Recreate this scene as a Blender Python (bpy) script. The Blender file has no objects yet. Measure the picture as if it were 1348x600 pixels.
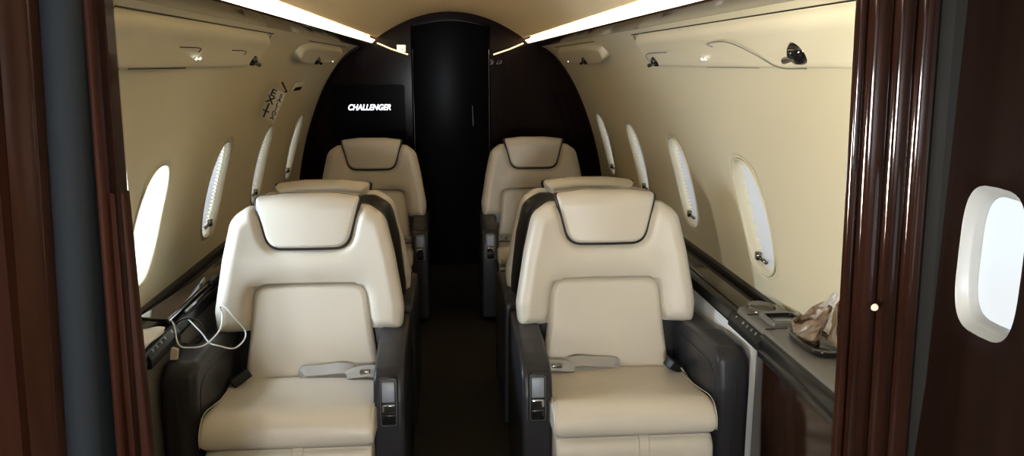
import bpy, bmesh, math, random
import numpy as np
from mathutils import Vector, Matrix
random.seed(4)
PI = math.pi
SC = bpy.context.scene
COL = SC.collection

# ------------------------------------------------------------------ materials
def mat(name, color, rough=.5, metal=0., coat=0., spec=.5, noise=None, bump=None, emit=None, sheen=0.):
    m = bpy.data.materials.new(name); m.use_nodes = True
    nt = m.node_tree; b = nt.nodes['Principled BSDF']
    b.inputs['Base Color'].default_value = (*color, 1)
    b.inputs['Roughness'].default_value = rough
    b.inputs['Metallic'].default_value = metal
    b.inputs['Coat Weight'].default_value = coat
    b.inputs['Coat Roughness'].default_value = .04
    b.inputs['Specular IOR Level'].default_value = spec
    b.inputs['Sheen Weight'].default_value = sheen
    if emit:
        b.inputs['Emission Color'].default_value = (*emit[0], 1); b.inputs['Emission Strength'].default_value = emit[1]
    tc = nt.nodes.new('ShaderNodeTexCoord')
    if noise:                      # (scale, second colour, stretch)
        sc, c2, st = noise
        mp = nt.nodes.new('ShaderNodeMapping'); mp.inputs['Scale'].default_value = st
        nz = nt.nodes.new('ShaderNodeTexNoise'); nz.inputs['Scale'].default_value = sc; nz.inputs['Detail'].default_value = 6
        rp = nt.nodes.new('ShaderNodeValToRGB')
        rp.color_ramp.elements[0].color = (*color, 1); rp.color_ramp.elements[0].position = .35
        rp.color_ramp.elements[1].color = (*c2, 1); rp.color_ramp.elements[1].position = .68
        nt.links.new(tc.outputs['Object'], mp.inputs[0]); nt.links.new(mp.outputs[0], nz.inputs[0])
        nt.links.new(nz.outputs[0], rp.inputs[0]); nt.links.new(rp.outputs[0], b.inputs['Base Color'])
    if bump:                       # (scale, strength, distance)
        nb = nt.nodes.new('ShaderNodeTexNoise'); nb.inputs['Scale'].default_value = bump[0]; nb.inputs['Detail'].default_value = 3
        bp = nt.nodes.new('ShaderNodeBump'); bp.inputs['Strength'].default_value = bump[1]; bp.inputs['Distance'].default_value = bump[2]
        nt.links.new(tc.outputs['Object'], nb.inputs[0]); nt.links.new(nb.outputs[0], bp.inputs['Height'])
        nt.links.new(bp.outputs[0], b.inputs['Normal'])
    return m

M = {}
M['leather'] = mat('beige_leather', (.56, .51, .425), .40, spec=.45, noise=(3, (.53, .48, .40), (1, 1, 1)), bump=(260, .12, .002))
M['leather_dim'] = M['leather']
M['dark_leather'] = mat('charcoal_leather', (.020, .019, .022), .38, spec=.32, bump=(300, .15, .002))
M['piping'] = mat('black_piping', (.012, .011, .011), .4)
M['shell'] = mat('seat_shell_plastic', (.018, .017, .017), .3, spec=.4)
M['liner'] = mat('cream_liner', (.72, .65, .47), .5, spec=.35, bump=(90, .05, .001))
M['psu'] = mat('cream_overhead_plastic', (.70, .64, .48), .42, spec=.4)
M['ceil'] = mat('ceiling_fabric', (.82, .70, .48), .65, bump=(200, .1, .001))
M['wood'] = mat('dark_walnut_veneer', (.008, .003, .002), .07, spec=.45,
                noise=(5, (.016, .006, .0036), (9, 9, .7)))
M['wood_brown'] = mat('brown_walnut_veneer', (.022, .009, .0052), .10, spec=.4,
                noise=(5, (.036, .015, .009), (8, 8, .6)))
M['wood_red'] = mat('red_brown_veneer', (.024, .0080, .0050), .45, coat=0, spec=.05,
                noise=(3, (.040, .014, .0085), (6, 6, .5)))
M['wood_side'] = mat('dark_side_veneer', (.0045, .0020, .0014), .40, spec=.10, noise=(3, (.007, .0029, .002), (6, 6, .5)))
M['wood_table'] = mat('table_veneer', (.012, .0055, .0038), .09, coat=.3, noise=(6, (.020, .0095, .0065), (8, .8, 8)))
M['black_gloss'] = mat('black_gloss', (.0065, .0065, .007), .07, coat=.5)
M['door'] = mat('black_door_lacquer', (.0036, .0036, .0046), .2, spec=.01)
M['bulkhead'] = mat('bulkhead_lacquer', (.0085, .0042, .0034), .14, spec=.05, noise=(4, (.0125, .0058, .0042), (8, 8, .7)))
M['black'] = mat('black_plastic', (.010, .010, .010), .35, spec=.25)
M['ledge'] = mat('dark_ledge_trim', (.015, .014, .0135), .26, spec=.4)
M['ledge_gray'] = mat('grey_ledge_plastic', (.14, .132, .122), .34)
M['carpet'] = mat('dark_carpet', (.030, .027, .024), .95, spec=.1, bump=(400, .6, .004))
M['seal'] = mat('grey_rubber_seal', (.017, .021, .027), .75, spec=.15)
M['chrome'] = mat('chrome', (.75, .75, .76), .12, metal=1.)
M['dark_chrome'] = mat('dark_chrome', (.25, .24, .23), .15, metal=1.)
M['steel'] = mat('brushed_steel', (.42, .45, .50), .28, metal=1.)
M['button'] = mat('satin_button', (.20, .22, .25), .5, metal=.3)
M['white_cable'] = mat('white_cable', (.80, .80, .80), .4)
M['black_cable'] = mat('black_cable', (.02, .02, .02), .4)
M['strap'] = mat('belt_webbing', (.30, .285, .26), .5, sheen=.2)
M['sign'] = mat('ivory_placard', (.56, .50, .38), .5)
M['ink'] = mat('black_ink', (.01, .01, .01), .6)
M['paper'] = mat('white_paper', (.85, .85, .86), .7)
M['led'] = mat('led_strip', (1, .9, .7), .5, emit=((1., .82, .56), 3.3))
M['led_up'] = mat('led_uplight', (1, .9, .7), .5, emit=((1., .76, .42), 17.0))
M['led_thin'] = mat('led_line', (1, .9, .7), .5, emit=((1., .66, .30), 2.2))
M['letters'] = mat('lit_lettering', (1, 1, 1), .5, emit=((.92, .95, 1.), 1.6))
M['sign_lit'] = mat('lit_sign', (1, .9, .7), .5, emit=((1., .86, .58), 1.3))
M['lamp'] = mat('reading_lamp_lens', (1, 1, 1), .3, emit=((1., .95, .85), 1.6))
M['foil'] = mat('foil_bag', (.36, .28, .21), .38, metal=.1, noise=(22, (.13, .075, .045), (1, 1, 1)))
M['foil_white'] = mat('foil_bag_printed', (.66, .64, .61), .40, metal=.1, noise=(14, (.30, .23, .17), (1, 1, 1)))
M['bag_brown'] = mat('brown_bag_inside', (.22, .16, .10), .45, metal=.2)
M['snack'] = mat('snack', (.22, .06, .04), .6)
M['reveal'] = mat('window_reveal_grey', (.20, .205, .21), .3)
M['icon'] = mat('icon_grey', (.35, .33, .31), .5)

def shade_material():
    m = bpy.data.materials.new('pleated_shade_fabric'); m.use_nodes = True
    nt = m.node_tree; nt.nodes.clear()
    o = nt.nodes.new('ShaderNodeOutputMaterial'); mx = nt.nodes.new('ShaderNodeMixShader')
    d = nt.nodes.new('ShaderNodeBsdfDiffuse'); t = nt.nodes.new('ShaderNodeBsdfTranslucent')
    d.inputs[0].default_value = (.76, .75, .74, 1); t.inputs[0].default_value = (.64, .64, .65, 1)
    mx.inputs[0].default_value = .5
    nt.links.new(d.outputs[0], mx.inputs[1]); nt.links.new(t.outputs[0], mx.inputs[2]); nt.links.new(mx.outputs[0], o.inputs[0])
    return m
M['shade'] = shade_material()
def glass_material():
    m = bpy.data.materials.new('window_pane'); m.use_nodes = True
    nt = m.node_tree; nt.nodes.clear()
    o = nt.nodes.new('ShaderNodeOutputMaterial'); mx = nt.nodes.new('ShaderNodeMixShader')
    g = nt.nodes.new('ShaderNodeBsdfGlossy'); t = nt.nodes.new('ShaderNodeBsdfTransparent')
    g.inputs['Roughness'].default_value = .02; t.inputs[0].default_value = (.96, .97, .98, 1)
    fr = nt.nodes.new('ShaderNodeLayerWeight'); pw = nt.nodes.new('ShaderNodeMath'); pw.operation = 'POWER'; pw.inputs[1].default_value = 5
    ad = nt.nodes.new('ShaderNodeMath'); ad.operation = 'MULTIPLY_ADD'; ad.inputs[1].default_value = .8; ad.inputs[2].default_value = .03
    nt.links.new(fr.outputs['Facing'], pw.inputs[0]); nt.links.new(pw.outputs[0], ad.inputs[0]); nt.links.new(ad.outputs[0], mx.inputs[0]); nt.links.new(t.outputs[0], mx.inputs[1]); nt.links.new(g.outputs[0], mx.inputs[2])
    nt.links.new(mx.outputs[0], o.inputs[0])
    return m
M['glass'] = glass_material()
def perf_material():
    m = mat('perforated_panel', (.60, .59, .57), .5)
    nt = m.node_tree; b = nt.nodes['Principled BSDF']
    tc = nt.nodes.new('ShaderNodeTexCoord'); sp = nt.nodes.new('ShaderNodeSeparateXYZ'); nt.links.new(tc.outputs['Object'], sp.inputs[0])
    outs = []
    for ax, fr in (('Y', 520.), ('Z', 520.)):
        k = nt.nodes.new('ShaderNodeMath'); k.operation = 'MULTIPLY'; k.inputs[1].default_value = fr
        s = nt.nodes.new('ShaderNodeMath'); s.operation = 'SINE'
        nt.links.new(sp.outputs[ax], k.inputs[0]); nt.links.new(k.outputs[0], s.inputs[0]); outs.append(s)
    a = nt.nodes.new('ShaderNodeMath'); a.operation = 'ADD'
    nt.links.new(outs[0].outputs[0], a.inputs[0]); nt.links.new(outs[1].outputs[0], a.inputs[1])
    r = nt.nodes.new('ShaderNodeValToRGB'); r.color_ramp.elements[0].position = .62; r.color_ramp.elements[1].position = .78
    r.color_ramp.elements[0].color = (.75, .75, .74, 1); r.color_ramp.elements[1].color = (.22, .22, .22, 1)
    h = nt.nodes.new('ShaderNodeMath'); h.operation = 'MULTIPLY'; h.inputs[1].default_value = .5
    nt.links.new(a.outputs[0], h.inputs[0]); nt.links.new(h.outputs[0], r.inputs[0]); nt.links.new(r.outputs[0], b.inputs['Base Color'])
    return m
M['perf'] = perf_material()
M['perf_shaded'] = perf_material(); _e = [n for n in M['perf_shaded'].node_tree.nodes if n.type == 'VALTORGB'][0].color_ramp.elements  # same panel, with the left side's shade put into its colour
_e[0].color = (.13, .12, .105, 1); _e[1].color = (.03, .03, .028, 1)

# ------------------------------------------------------------------ helpers
def link(name, me, m, parent=None, smooth=True, loc=None):
    o = bpy.data.objects.new(name, me); COL.objects.link(o)
    if m is not None and not me.materials: me.materials.append(m if not isinstance(m, str) else M[m])
    if smooth:
        me.polygons.foreach_set('use_smooth', [True] * len(me.polygons))
    if parent: o.parent = parent
    if loc: o.location = loc
    return o

class MB:
    """collects vertices and faces, builds one mesh object"""
    def __init__(s): s.v = []; s.f = []
    def add(s, vs, fs):
        n = len(s.v); s.v += [tuple(v) for v in vs]; s.f += [tuple(i + n for i in f) for f in fs]; return s
    def grid(s, P, close_u=False, close_v=False, flip=False):
        nu, nv = len(P), len(P[0]); vs = [p for r in P for p in r]; fs = []
        for i in range(nu if close_u else nu - 1):
            for j in range(nv if close_v else nv - 1):
                a, b, c, d = i * nv + j, ((i + 1) % nu) * nv + j, ((i + 1) % nu) * nv + (j + 1) % nv, i * nv + (j + 1) % nv
                fs.append((a, d, c, b) if flip else (a, b, c, d))
        return s.add(vs, fs)
    def tube(s, pts, r, n=10, caps=True, rad=None):
        P = [Vector(p) for p in pts]; rows = []
        up = Vector((.13, .21, 1)).normalized()
        for i, p in enumerate(P):
            d = (P[min(i + 1, len(P) - 1)] - P[max(i - 1, 0)]).normalized()
            a = d.cross(up)
            if a.length < 1e-3: a = d.cross(Vector((1, 0, 0)))
            a.normalize(); b = d.cross(a).normalized(); rr = rad[i] if rad else r
            rows.append([p + a * rr * math.cos(2 * PI * k / n) + b * rr * math.sin(2 * PI * k / n) for k in range(n)])
        s.grid(rows, close_v=True)
        if caps:
            m = len(s.v); L = len(P)
            s.f.append(tuple(range(m - L * n, m - L * n + n))); s.f.append(tuple(reversed(range(m - n, m))))
        return s
    def box(s, x0, x1, y0, y1, z0, z1):
        v = [(x, y, z) for x in (x0, x1) for y in (y0, y1) for z in (z0, z1)]
        return s.add(v, [(0, 1, 3, 2), (4, 6, 7, 5), (0, 4, 5, 1), (2, 3, 7, 6), (0, 2, 6, 4), (1, 5, 7, 3)])
    def lathe(s, prof, c=(0, 0, 0), n=24, M4=None):
        rows = [[Vector((r * math.cos(2 * PI * k / n), r * math.sin(2 * PI * k / n), z)) for k in range(n)] for r, z in prof]
        if M4 is None: M4 = Matrix.Translation(c)
        rows = [[M4 @ p for p in r] for r in rows]
        return s.grid(rows, close_v=True)
    def prism(s, poly, a0, a1, axis='X'):
        """extrude a 2-D polygon along an axis"""
        def pt(p, a):
            return {'X': (a, p[0], p[1]), 'Y': (p[0], a, p[1]), 'Z': (p[0], p[1], a)}[axis]
        n = len(poly); vs = [pt(p, a0) for p in poly] + [pt(p, a1) for p in poly]
        fs = [tuple(range(n)), tuple(range(2 * n - 1, n - 1, -1))] + [(i, i + n, (i + 1) % n + n, (i + 1) % n) for i in range(n)]
        return s.add(vs, fs)
    def build(s, name, m, parent=None, smooth=True, bevel=0., seg=3, loc=None, weld=1e-5, auto=True):
        me = bpy.data.meshes.new(name); bm = bmesh.new()
        vv = [bm.verts.new(v) for v in s.v]
        for f in s.f:
            try: bm.faces.new([vv[i] for i in f])
            except ValueError: pass
        if weld: bmesh.ops.remove_doubles(bm, verts=bm.verts, dist=weld)
        bmesh.ops.recalc_face_normals(bm, faces=bm.faces)
        if bevel:
            es = [e for e in bm.edges if len(e.link_faces) == 2 and e.calc_face_angle(0) > .5]
            bmesh.ops.bevel(bm, geom=es, offset=bevel, segments=seg, profile=.5, affect='EDGES', clamp_overlap=True)
        if smooth and auto:
            for e in bm.edges:
                if len(e.link_faces) == 2 and e.calc_face_angle(0) > .75: e.smooth = False
        bm.to_mesh(me); bm.free()
        return link(name, me, m, parent, smooth, loc)

def tag(o, label=None, cat=None, group=None, kind=None):
    if label: o['label'] = label
    if cat: o['category'] = cat
    if group: o['group'] = group
    if kind: o['kind'] = kind
    return o
def struct(o): o['kind'] = 'structure'; return o
def empty(name, loc=(0, 0, 0), rz=0.):
    o = bpy.data.objects.new(name, None); COL.objects.link(o); o.location = loc; o.rotation_euler = (0, 0, rz)
    o.empty_display_size = .05
    return o
def copy_tree(o, parent=None):
    c = o.copy(); COL.objects.link(c); c.parent = parent
    for ch in [x for x in list(bpy.data.objects) if x.parent == o]: copy_tree(ch, c)
    return c
def arc(cx, cy, r, a0, a1, n=6):
    return [(cx + r * math.cos(math.radians(a0 + (a1 - a0) * i / n)), cy + r * math.sin(math.radians(a0 + (a1 - a0) * i / n))) for i in range(n + 1)]
def rrect(x0, x1, y0, y1, r, n=5):
    return arc(x1 - r, y1 - r, r, 0, 90, n) + arc(x0 + r, y1 - r, r, 90, 180, n) + arc(x0 + r, y0 + r, r, 180, 270, n) + arc(x1 - r, y0 + r, r, 270, 360, n)
def crom(pts, n=8):
    P = [np.array(p, float) for p in pts]; P = [2 * P[0] - P[1]] + P + [2 * P[-1] - P[-2]]; out = []
    for i in range(1, len(P) - 2):
        for k in range(n):
            t = k / n; a, b, c, d = P[i - 1:i + 3]
            out.append(tuple(.5 * ((2 * b) + (-a + c) * t + (2 * a - 5 * b + 4 * c - d) * t * t + (-a + 3 * b - 3 * c + d) * t ** 3)))
    out.append(tuple(P[-2])); return out
def round_poly(pts, rads, n=7):
    """polygon with rounded corners"""
    out = []; L = len(pts)
    for i, p in enumerate(pts):
        p = Vector(p); a = Vector(pts[i - 1]) - p; b = Vector(pts[(i + 1) % L]) - p
        r = rads[i] if isinstance(rads, (list, tuple)) else rads
        if r < 1e-6: out.append(tuple(p)); continue
        ang = a.angle(b); t = min(r / math.tan(ang / 2), a.length * .48, b.length * .48)
        p0 = p + a.normalized() * t; p1 = p + b.normalized() * t
        for k in range(n + 1):
            u = k / n; out.append(tuple(p0 * (1 - u) ** 2 + p * 2 * u * (1 - u) + p1 * u * u))
    return out
def seg_dist(X, Z, poly):
    """distance of every (X,Z) to the closed polygon and inside mask"""
    D = np.full(X.shape, 9.); ins = np.zeros(X.shape, bool); n = len(poly)
    for i in range(n):
        ax, az = poly[i]; bx, bz = poly[(i + 1) % n]; dx, dz = bx - ax, bz - az; L = dx * dx + dz * dz + 1e-12
        t = np.clip(((X - ax) * dx + (Z - az) * dz) / L, 0, 1)
        D = np.minimum(D, np.hypot(X - ax - t * dx, Z - az - t * dz))
        cr = ((az > Z) != (bz > Z)) & (X < (bx - ax) * (Z - az) / ((bz - az) if abs(bz - az) > 1e-12 else 1e-12) + ax)
        ins ^= cr
    return D, ins
def span(poly, z):
    xs = []
    n = len(poly)
    for i in range(n):
        (ax, az), (bx, bz) = poly[i], poly[(i + 1) % n]
        if (az > z) != (bz > z): xs.append(ax + (bx - ax) * (z - az) / (bz - az))
    return (min(xs), max(xs)) if len(xs) >= 2 else (poly[0][0], poly[0][0])
def pillow(name, poly, Tf, Tb, r, basef, dispf=None, m='leather', parent=None, nu=46, nv=46, to3=None, rb=None):
    """soft slab over a 2-D outline: front bulges to -y by Tf, back by Tb; basef(x,z) is the mid plane"""
    zs0, zs1 = min(p[1] for p in poly), max(p[1] for p in poly)
    mb = MB(); rows_f = []; rows_b = []
    V = [.5 - .5 * math.cos(PI * (.012 + .976 * i / (nv - 1))) for i in range(nv)]
    Uq = [-math.cos(PI * i / (nu - 1)) for i in range(nu)]
    Uq = [.35 * q + .65 * (-1 + 2 * i / (nu - 1)) if False else (.6 * q + .4 * (-1 + 2 * i / (nu - 1))) for i, q in enumerate(Uq)]
    Z = np.zeros((nv, nu)); X = np.zeros((nv, nu))
    for j, v in enumerate(V):
        z = zs0 + (zs1 - zs0) * v; a, b = span(poly, z)
        for i, u in enumerate(Uq): X[j, i] = (a + b) / 2 + u * (b - a) / 2; Z[j, i] = z
    D, _ = seg_dist(X, Z, poly)
    D[:, 0] = 0; D[:, -1] = 0; D[0, :] = 0; D[-1, :] = 0
    rb = rb or r
    hf = Tf * np.sqrt(np.clip(1 - (1 - np.clip(D / r, 0, 1)) ** 2, 0, 1))
    hb = Tb * np.sqrt(np.clip(1 - (1 - np.clip(D / rb, 0, 1)) ** 2, 0, 1))
    B = np.array([[basef(X[j, i], Z[j, i]) for i in range(nu)] for j in range(nv)])
    dd = dispf(X, Z, D) if dispf else 0 * X
    wgt = np.clip(D / .012, 0, 1)
    YF = B - hf + dd * wgt; YB = B + hb
    to3 = to3 or (lambda x, y, z: (x, y, z))
    mb.grid([[to3(X[j, i], YF[j, i], Z[j, i]) for i in range(nu)] for j in range(nv)])
    mb.grid([[to3(X[j, i], YB[j, i], Z[j, i]) for i in range(nu)] for j in range(nv)], flip=True)
    return mb.build(name, m, parent, weld=2e-5, auto=False)

def text_mesh(name, body, size, m, parent, M4, bold=0., shear=0., sx=1., spacing=1., line=1., align='CENTER', ext=.0008):
    cu = bpy.data.curves.new(name, 'FONT'); cu.body = body; cu.size = size; cu.shear = shear; cu.offset = bold; cu.extrude = ext
    cu.space_character = spacing; cu.space_line = line; cu.align_x = align; cu.align_y = 'CENTER'; cu.resolution_u = 4
    o = bpy.data.objects.new(name, cu); COL.objects.link(o)
    dg = bpy.context.evaluated_depsgraph_get(); me = bpy.data.meshes.new_from_object(o.evaluated_get(dg))
    bpy.data.objects.remove(o); me.transform(M4 @ Matrix.Diagonal((sx, 1, 1, 1))); me.materials.clear()
    return link(name, me, m, parent, smooth=False)

# ------------------------------------------------------------------ cabin cross-section
PROF = [(.84, 0), (.93, .10), (1.02, .28), (1.055, .45), (1.062, .62), (1.045, .75), (1.018, .87), (.982, 1.0), (.925, 1.157), (.865, 1.29),
        (.79, 1.415), (.715, 1.505), (.655, 1.552), (.61, 1.572)]
_fine = crom(PROF, 14)
_fz = np.array([p[1] for p in _fine]); _fx = np.array([p[0] for p in _fine])
def wx(z): return float(np.interp(z, _fz, _fx))
def wn(z):
    d = .004; dx = wx(z + d) - wx(z - d); L = math.hypot(dx, 2 * d)
    return (2 * d / L, -dx / L)         # outward normal (x, z) for the right wall
def wp(side, z, y, off=0.):
    n = wn(z); return (side * (wx(z) + n[0] * off), y, z + n[1] * off)
Y0, Y1 = 1.27, 5.62
WIN = {1: [2.585, 3.40, 4.24, 5.12], -1: [2.59, 3.36, 4.20, 5.09]}
WZ0, WZ1, HZ, HH, HY = .685, 1.205, .938, .200, .128
def hole(a, k=1.):
    n = 2.6; c, s = math.cos(a), math.sin(a)
    return (HY * k * math.copysign(abs(c) ** (2 / n), c), HH * k * math.copysign(abs(s) ** (2 / n), s))

def make_wall(side, name):
    mb = MB(); ys = []
    cells = [(c - .18, c + .18) for c in WIN[side]]
    def strip(ya, yb, za, zb, ny, nz):
        mb.grid([[wp(side, za + (zb - za) * j / nz, ya + (yb - ya) * i / ny) for j in range(nz + 1)] for i in range(ny + 1)])
    zt = PROF[-1][1]; N = 12
    cur = Y0
    for (a, b) in cells + [(Y1, None)]:
        if a > cur + 1e-6:
            for za, zb, nz in ((0, WZ0, 20), (WZ0, WZ1, N), (WZ1, 1.35, 9), (1.35, zt, 13)):
                strip(max(cur, 1.66) if side > 0 and zb < 1.4 else cur, a, za, zb, 3, nz)
        if b is None: break
        strip(a, b, 0, WZ0, N, 20); strip(a, b, WZ1, 1.35, N, 9); strip(a, b, 1.35, zt, N, 13)
        yc = (a + b) / 2; zc = (WZ0 + WZ1) / 2
        per = [(a + (b - a) * i / N, WZ0) for i in range(N)] + [(b, WZ0 + (WZ1 - WZ0) * i / N) for i in range(N)] + \
              [(b - (b - a) * i / N, WZ1) for i in range(N)] + [(a, WZ1 - (WZ1 - WZ0) * i / N) for i in range(N)]
        rings = []
        hs = []
        for (y, z) in per:
            an = math.atan2((z - HZ) / HH, (y - yc) / HY); h = hole(an); hs.append((yc + h[0], HZ + h[1]))
        for t, off in ((0, 0), (.35, 0), (.65, 0), (.80, 0), (.815, .003), (.84, .003), (.855, 0), (.93, .0015), (1, .007)):
            rings.append([wp(side, p[1] * (1 - t) + h[1] * t, p[0] * (1 - t) + h[0] * t, off) for p, h in zip(per, hs)])
        for k, off in ((.985, .018), (.975, .034), (.972, .062)):
            rings.append([wp(side, HZ + (h[1] - HZ) * k, yc + (h[0] - yc) * k, off) for h in hs])
        mb.grid(rings, close_v=True)
        cur = b
    return struct(mb.build(name, 'liner', weld=1e-4, auto=False))
make_wall(1, 'wall_right'); make_wall(-1, 'wall_left')
mb = MB(); mb.grid([[(.795, 1.293, z) for z in (0, .7, 1.40)], [(1.045, 1.665, z) for z in (0, .7, 1.40)]]); struct(mb.build('wall_leak_block', 'liner'))  # unseen panel added to stop sky light leaking through the wall gap

def make_window(side, yc, num, shaded=True):
    # rim ring
    mb = MB(); n = 64; rows = []
    for k, off in ((1.0, .004), (1.012, -.002), (.995, -.004), (.972, .000), (.965, .014), (.975, .020)):
        rows.append([wp(side, HZ + hole(2 * PI * i / n, k)[1], yc + hole(2 * PI * i / n, k)[0], off) for i in range(n)])
    mb.grid(rows, close_v=True)
    fr = struct(mb.build('window_%d' % num, 'psu', auto=False))
    # pane
    mp = MB(); rows = [[wp(side, HZ + hole(2 * PI * i / n, k)[1], yc + hole(2 * PI * i / n, k)[0], .060) for i in range(n)] for k in (1.0, .5, .02)]
    mp.grid(rows, close_v=True); mp.build('pane', 'glass', fr, auto=False)
    if shaded:
        ms = MB(); NP = 25; rows = []; za, zb = HZ - HH * .93, HZ + HH * .985
        for i in range(2 * NP + 1):
            z = za + (zb - za) * i / (2 * NP); q = abs((z - HZ) / (HH)); w = HY * max(0, 1 - q ** 2.6) ** (1 / 2.6)
            off = .030 + (.009 if i % 2 else -.004)
            gap = .021 if i % 2 else .008
            w1 = max(.004, w - gap)
            rows.append([wp(side, z, yc - w * .985, off), wp(side, z, yc + w1 * .5, off), wp(side, z, yc + w1, off)])
        ms.grid(rows); s = ms.build('shade', 'shade', fr, smooth=False)
        mh = MB(); zc = HZ - HH * .80
        for dy in (0,):
            a = wp(side, zc, yc - .005, .010); b = wp(side, zc + .004, yc + .074, .012)
            mh.tube([a, b], .0065, 8)
            mh.box(*sorted((b[0] - .008, b[0] + .008)), b[1] - .012, b[1] + .010, b[2] - .012, b[2] + .016)
        mh.build('shade_pull', 'dark_chrome', fr)
    else:
        ms = MB(); rows = []      # raised shade stack at the top of the opening
        for i in range(5):
            z = HZ + HH * (.90 + .02 * i); q = abs((z - HZ) / HH); w = HY * max(0, 1 - q ** 2.6) ** (1 / 2.6) * .97
            rows.append([wp(side, z, yc - w, .03 + .005 * (i % 2)), wp(side, z, yc + w, .03 + .005 * (i % 2))])
        ms.grid(rows); ms.build('shade', 'shade', fr, smooth=False)
    return fr
k = 1
for side in (1, -1):
    for i, yc in enumerate(WIN[side]):
        make_window(side, yc, k, shaded=not (side == -1 and i == 0)); k += 1

# ------------------------------------------------------------------ ceiling, floor, bulkheads
def ceil_z(x): return 1.622 + .175 * (1 - (x / .50) ** 2)
mb = MB(); mb.grid([[(x, y, ceil_z(x)) for x in [-.50 + 1.0 * i / 40 for i in range(41)]] for y in (-2.0, -1, 0, 1, 1.6, 2, 3, 4, 5, 5.62)])
struct(mb.build('ceiling', 'ceil', auto=False))
mb = MB(); mb.box(-1.15, 1.15, -2.0, 5.9, -.05, 0); struct(mb.build('floor', 'carpet'))
# cove ledges, led strips and soffit wood, one per side
for side, nm in ((1, 'right'), (-1, 'left')):
    S = side
    mb = MB()      # recess behind the light
    pr = [(S * .50, 1.622), (S * .535, 1.640), (S * .560, 1.625), (S * .560, 1.588)]
    mb.grid([[(p[0], y, p[1]) for p in pr] for y in (1.20, 5.62)]); struct(mb.build('trim_%d' % (1 if S > 0 else 2), 'liner'))
    mb = MB()
    pr = round_poly([(S * .528, 1.600), (S * .533, 1.583), (S * .617, 1.566), (S * .622, 1.578), (S * .562, 1.592)], .004, 4)
    mb.prism([(p[0], p[1]) for p in pr], 1.22, 5.60, 'Y'); o = struct(mb.build('trim_%d' % (3 if S > 0 else 4), 'wood_brown'))
    t = empty('light_strip', (S * .54, 3.6, 1.6))
    tag(t, 'warm white glowing light strip along the %s edge of the ceiling' % nm, 'light strip', 'cove light strips')
    mb = MB()
    pr = round_poly([(-S * .034, .008), (-S * .012, -.012), (S * .012, -.010), (S * .010, -.002), (-S * .026, .012)], .003, 3)
    mb.prism(pr, -2.36, 1.97, 'Y'); mb.build('diffuser', 'led', t)
    mb = MB(); mb.prism([(-S * .004, .006), (S * .006, .001), (S * .010, .022), (-S * .000, .024)], -2.36, 1.97, 'Y'); mb.build('lamp_strip', 'led_up', t)
    mb = MB()      # thin glowing line continuing down over the bulkhead
    mb.tube([(-S * .045, 1.965, -.012), (-S * .14, 1.968, -.052), (-S * .25, 1.968, -.088)], .0045, 8); mb.build('light_line', 'led_thin', t)

# rear bulkhead with the doorway
def arch_pts(n=40, inset=0.):
    out = []
    for i in range(n + 1):
        z = 1.572 * i / n; out.append((wx(z) - inset, z))
    for i in range(1, 21):
        x = .52 * (1 - i / 20); out.append((x, ceil_z(x)))
    return out
R = arch_pts(); DW, DT = .262, 1.745
def door_top(x): return DT - .045 * (x / DW) ** 2
YB = 5.60
mb = MB()
for S in (1, -1): mb.grid([[(S * (DW + (1.2 - DW) * j / 6), YB, 1.85 * i / 8) for j in range(7)] for i in range(9)])
mb.grid([[(DW * (-1 + 2 * j / 16), YB, door_top(DW * (-1 + 2 * j / 16)) * (1 - t) + 1.85 * t) for j in range(17)] for t in (0, 1)])
struct(mb.build('wall_back', 'bulkhead', smooth=False))
# raised dark rim around the bulkhead arch
mb = MB()
path = [(S * (wx(z) - .010), z) for S in (1,) for z in [1.57 * i / 30 for i in range(31)]]
for S in (1, -1): mb.tube([(S * p[0], YB - .012, p[1]) for p in path], .016, 8)
struct(mb.build('trim_5', 'bulkhead'))
# curved ribs standing in for window reflections in the lacquer near the bulkhead edges
for S, nm in ((1, 6), (-1, 7)):
    mb = MB()
    for q in (.045, .10, .165):
        mb.tube([(S * (wx(z) - q - .010), YB - .004, z) for z in [.35 + .9 * i / 24 for i in range(25)]], .012, 10)
    struct(mb.build('trim_%d' % nm, 'bulkhead'))
# door
mb = MB(); rows = []
for i in range(25):
    x = -DW + 2 * DW * i / 24; yy = YB + .13 - .008 * math.cos(x / DW * PI / 2)
    rows.append([(x, yy, z) for z in [0 + door_top(x) * j / 12 for j in range(13)]])
mb.grid(rows)
d = struct(mb.build('door_1', 'door', auto=False))
mb = MB()
prof = [(DW, 0), (DW, .6), (DW, 1.2), (DW, 1.66)] + [(DW * (1 - i / 10), door_top(DW * (1 - i / 10))) for i in range(21)] + [(-DW, 1.2), (-DW, .6), (-DW, 0)]
rows = [[(p[0] * k, YB + dy, p[1] * (1 if k == 1 else 1.0) + (.0 if k == 1 else .006)) for p in prof] for k, dy in ((1.0, .13), (.985, .0), (.985, -.012), (1.02, -.018), (1.035, -.004))]
mb.grid(rows); mb.build('door_frame', 'door', d, auto=False)
mb = MB()
for S in (1, -1): mb.tube([(S * DW * .99, YB - .018, z) for z in (.10, .8, 1.3, 1.52, 1.545)], .0028, 8)
mb.build('door_edge_strip', 'dark_chrome', d)
mb = MB(); mb.tube([(.15, YB + .125, 1.02), (.15, YB + .095, 1.02), (.15, YB + .095, 1.16), (.15, YB + .125, 1.16)], .005, 8); mb.build('door_handle', 'dark_chrome', d)

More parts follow.
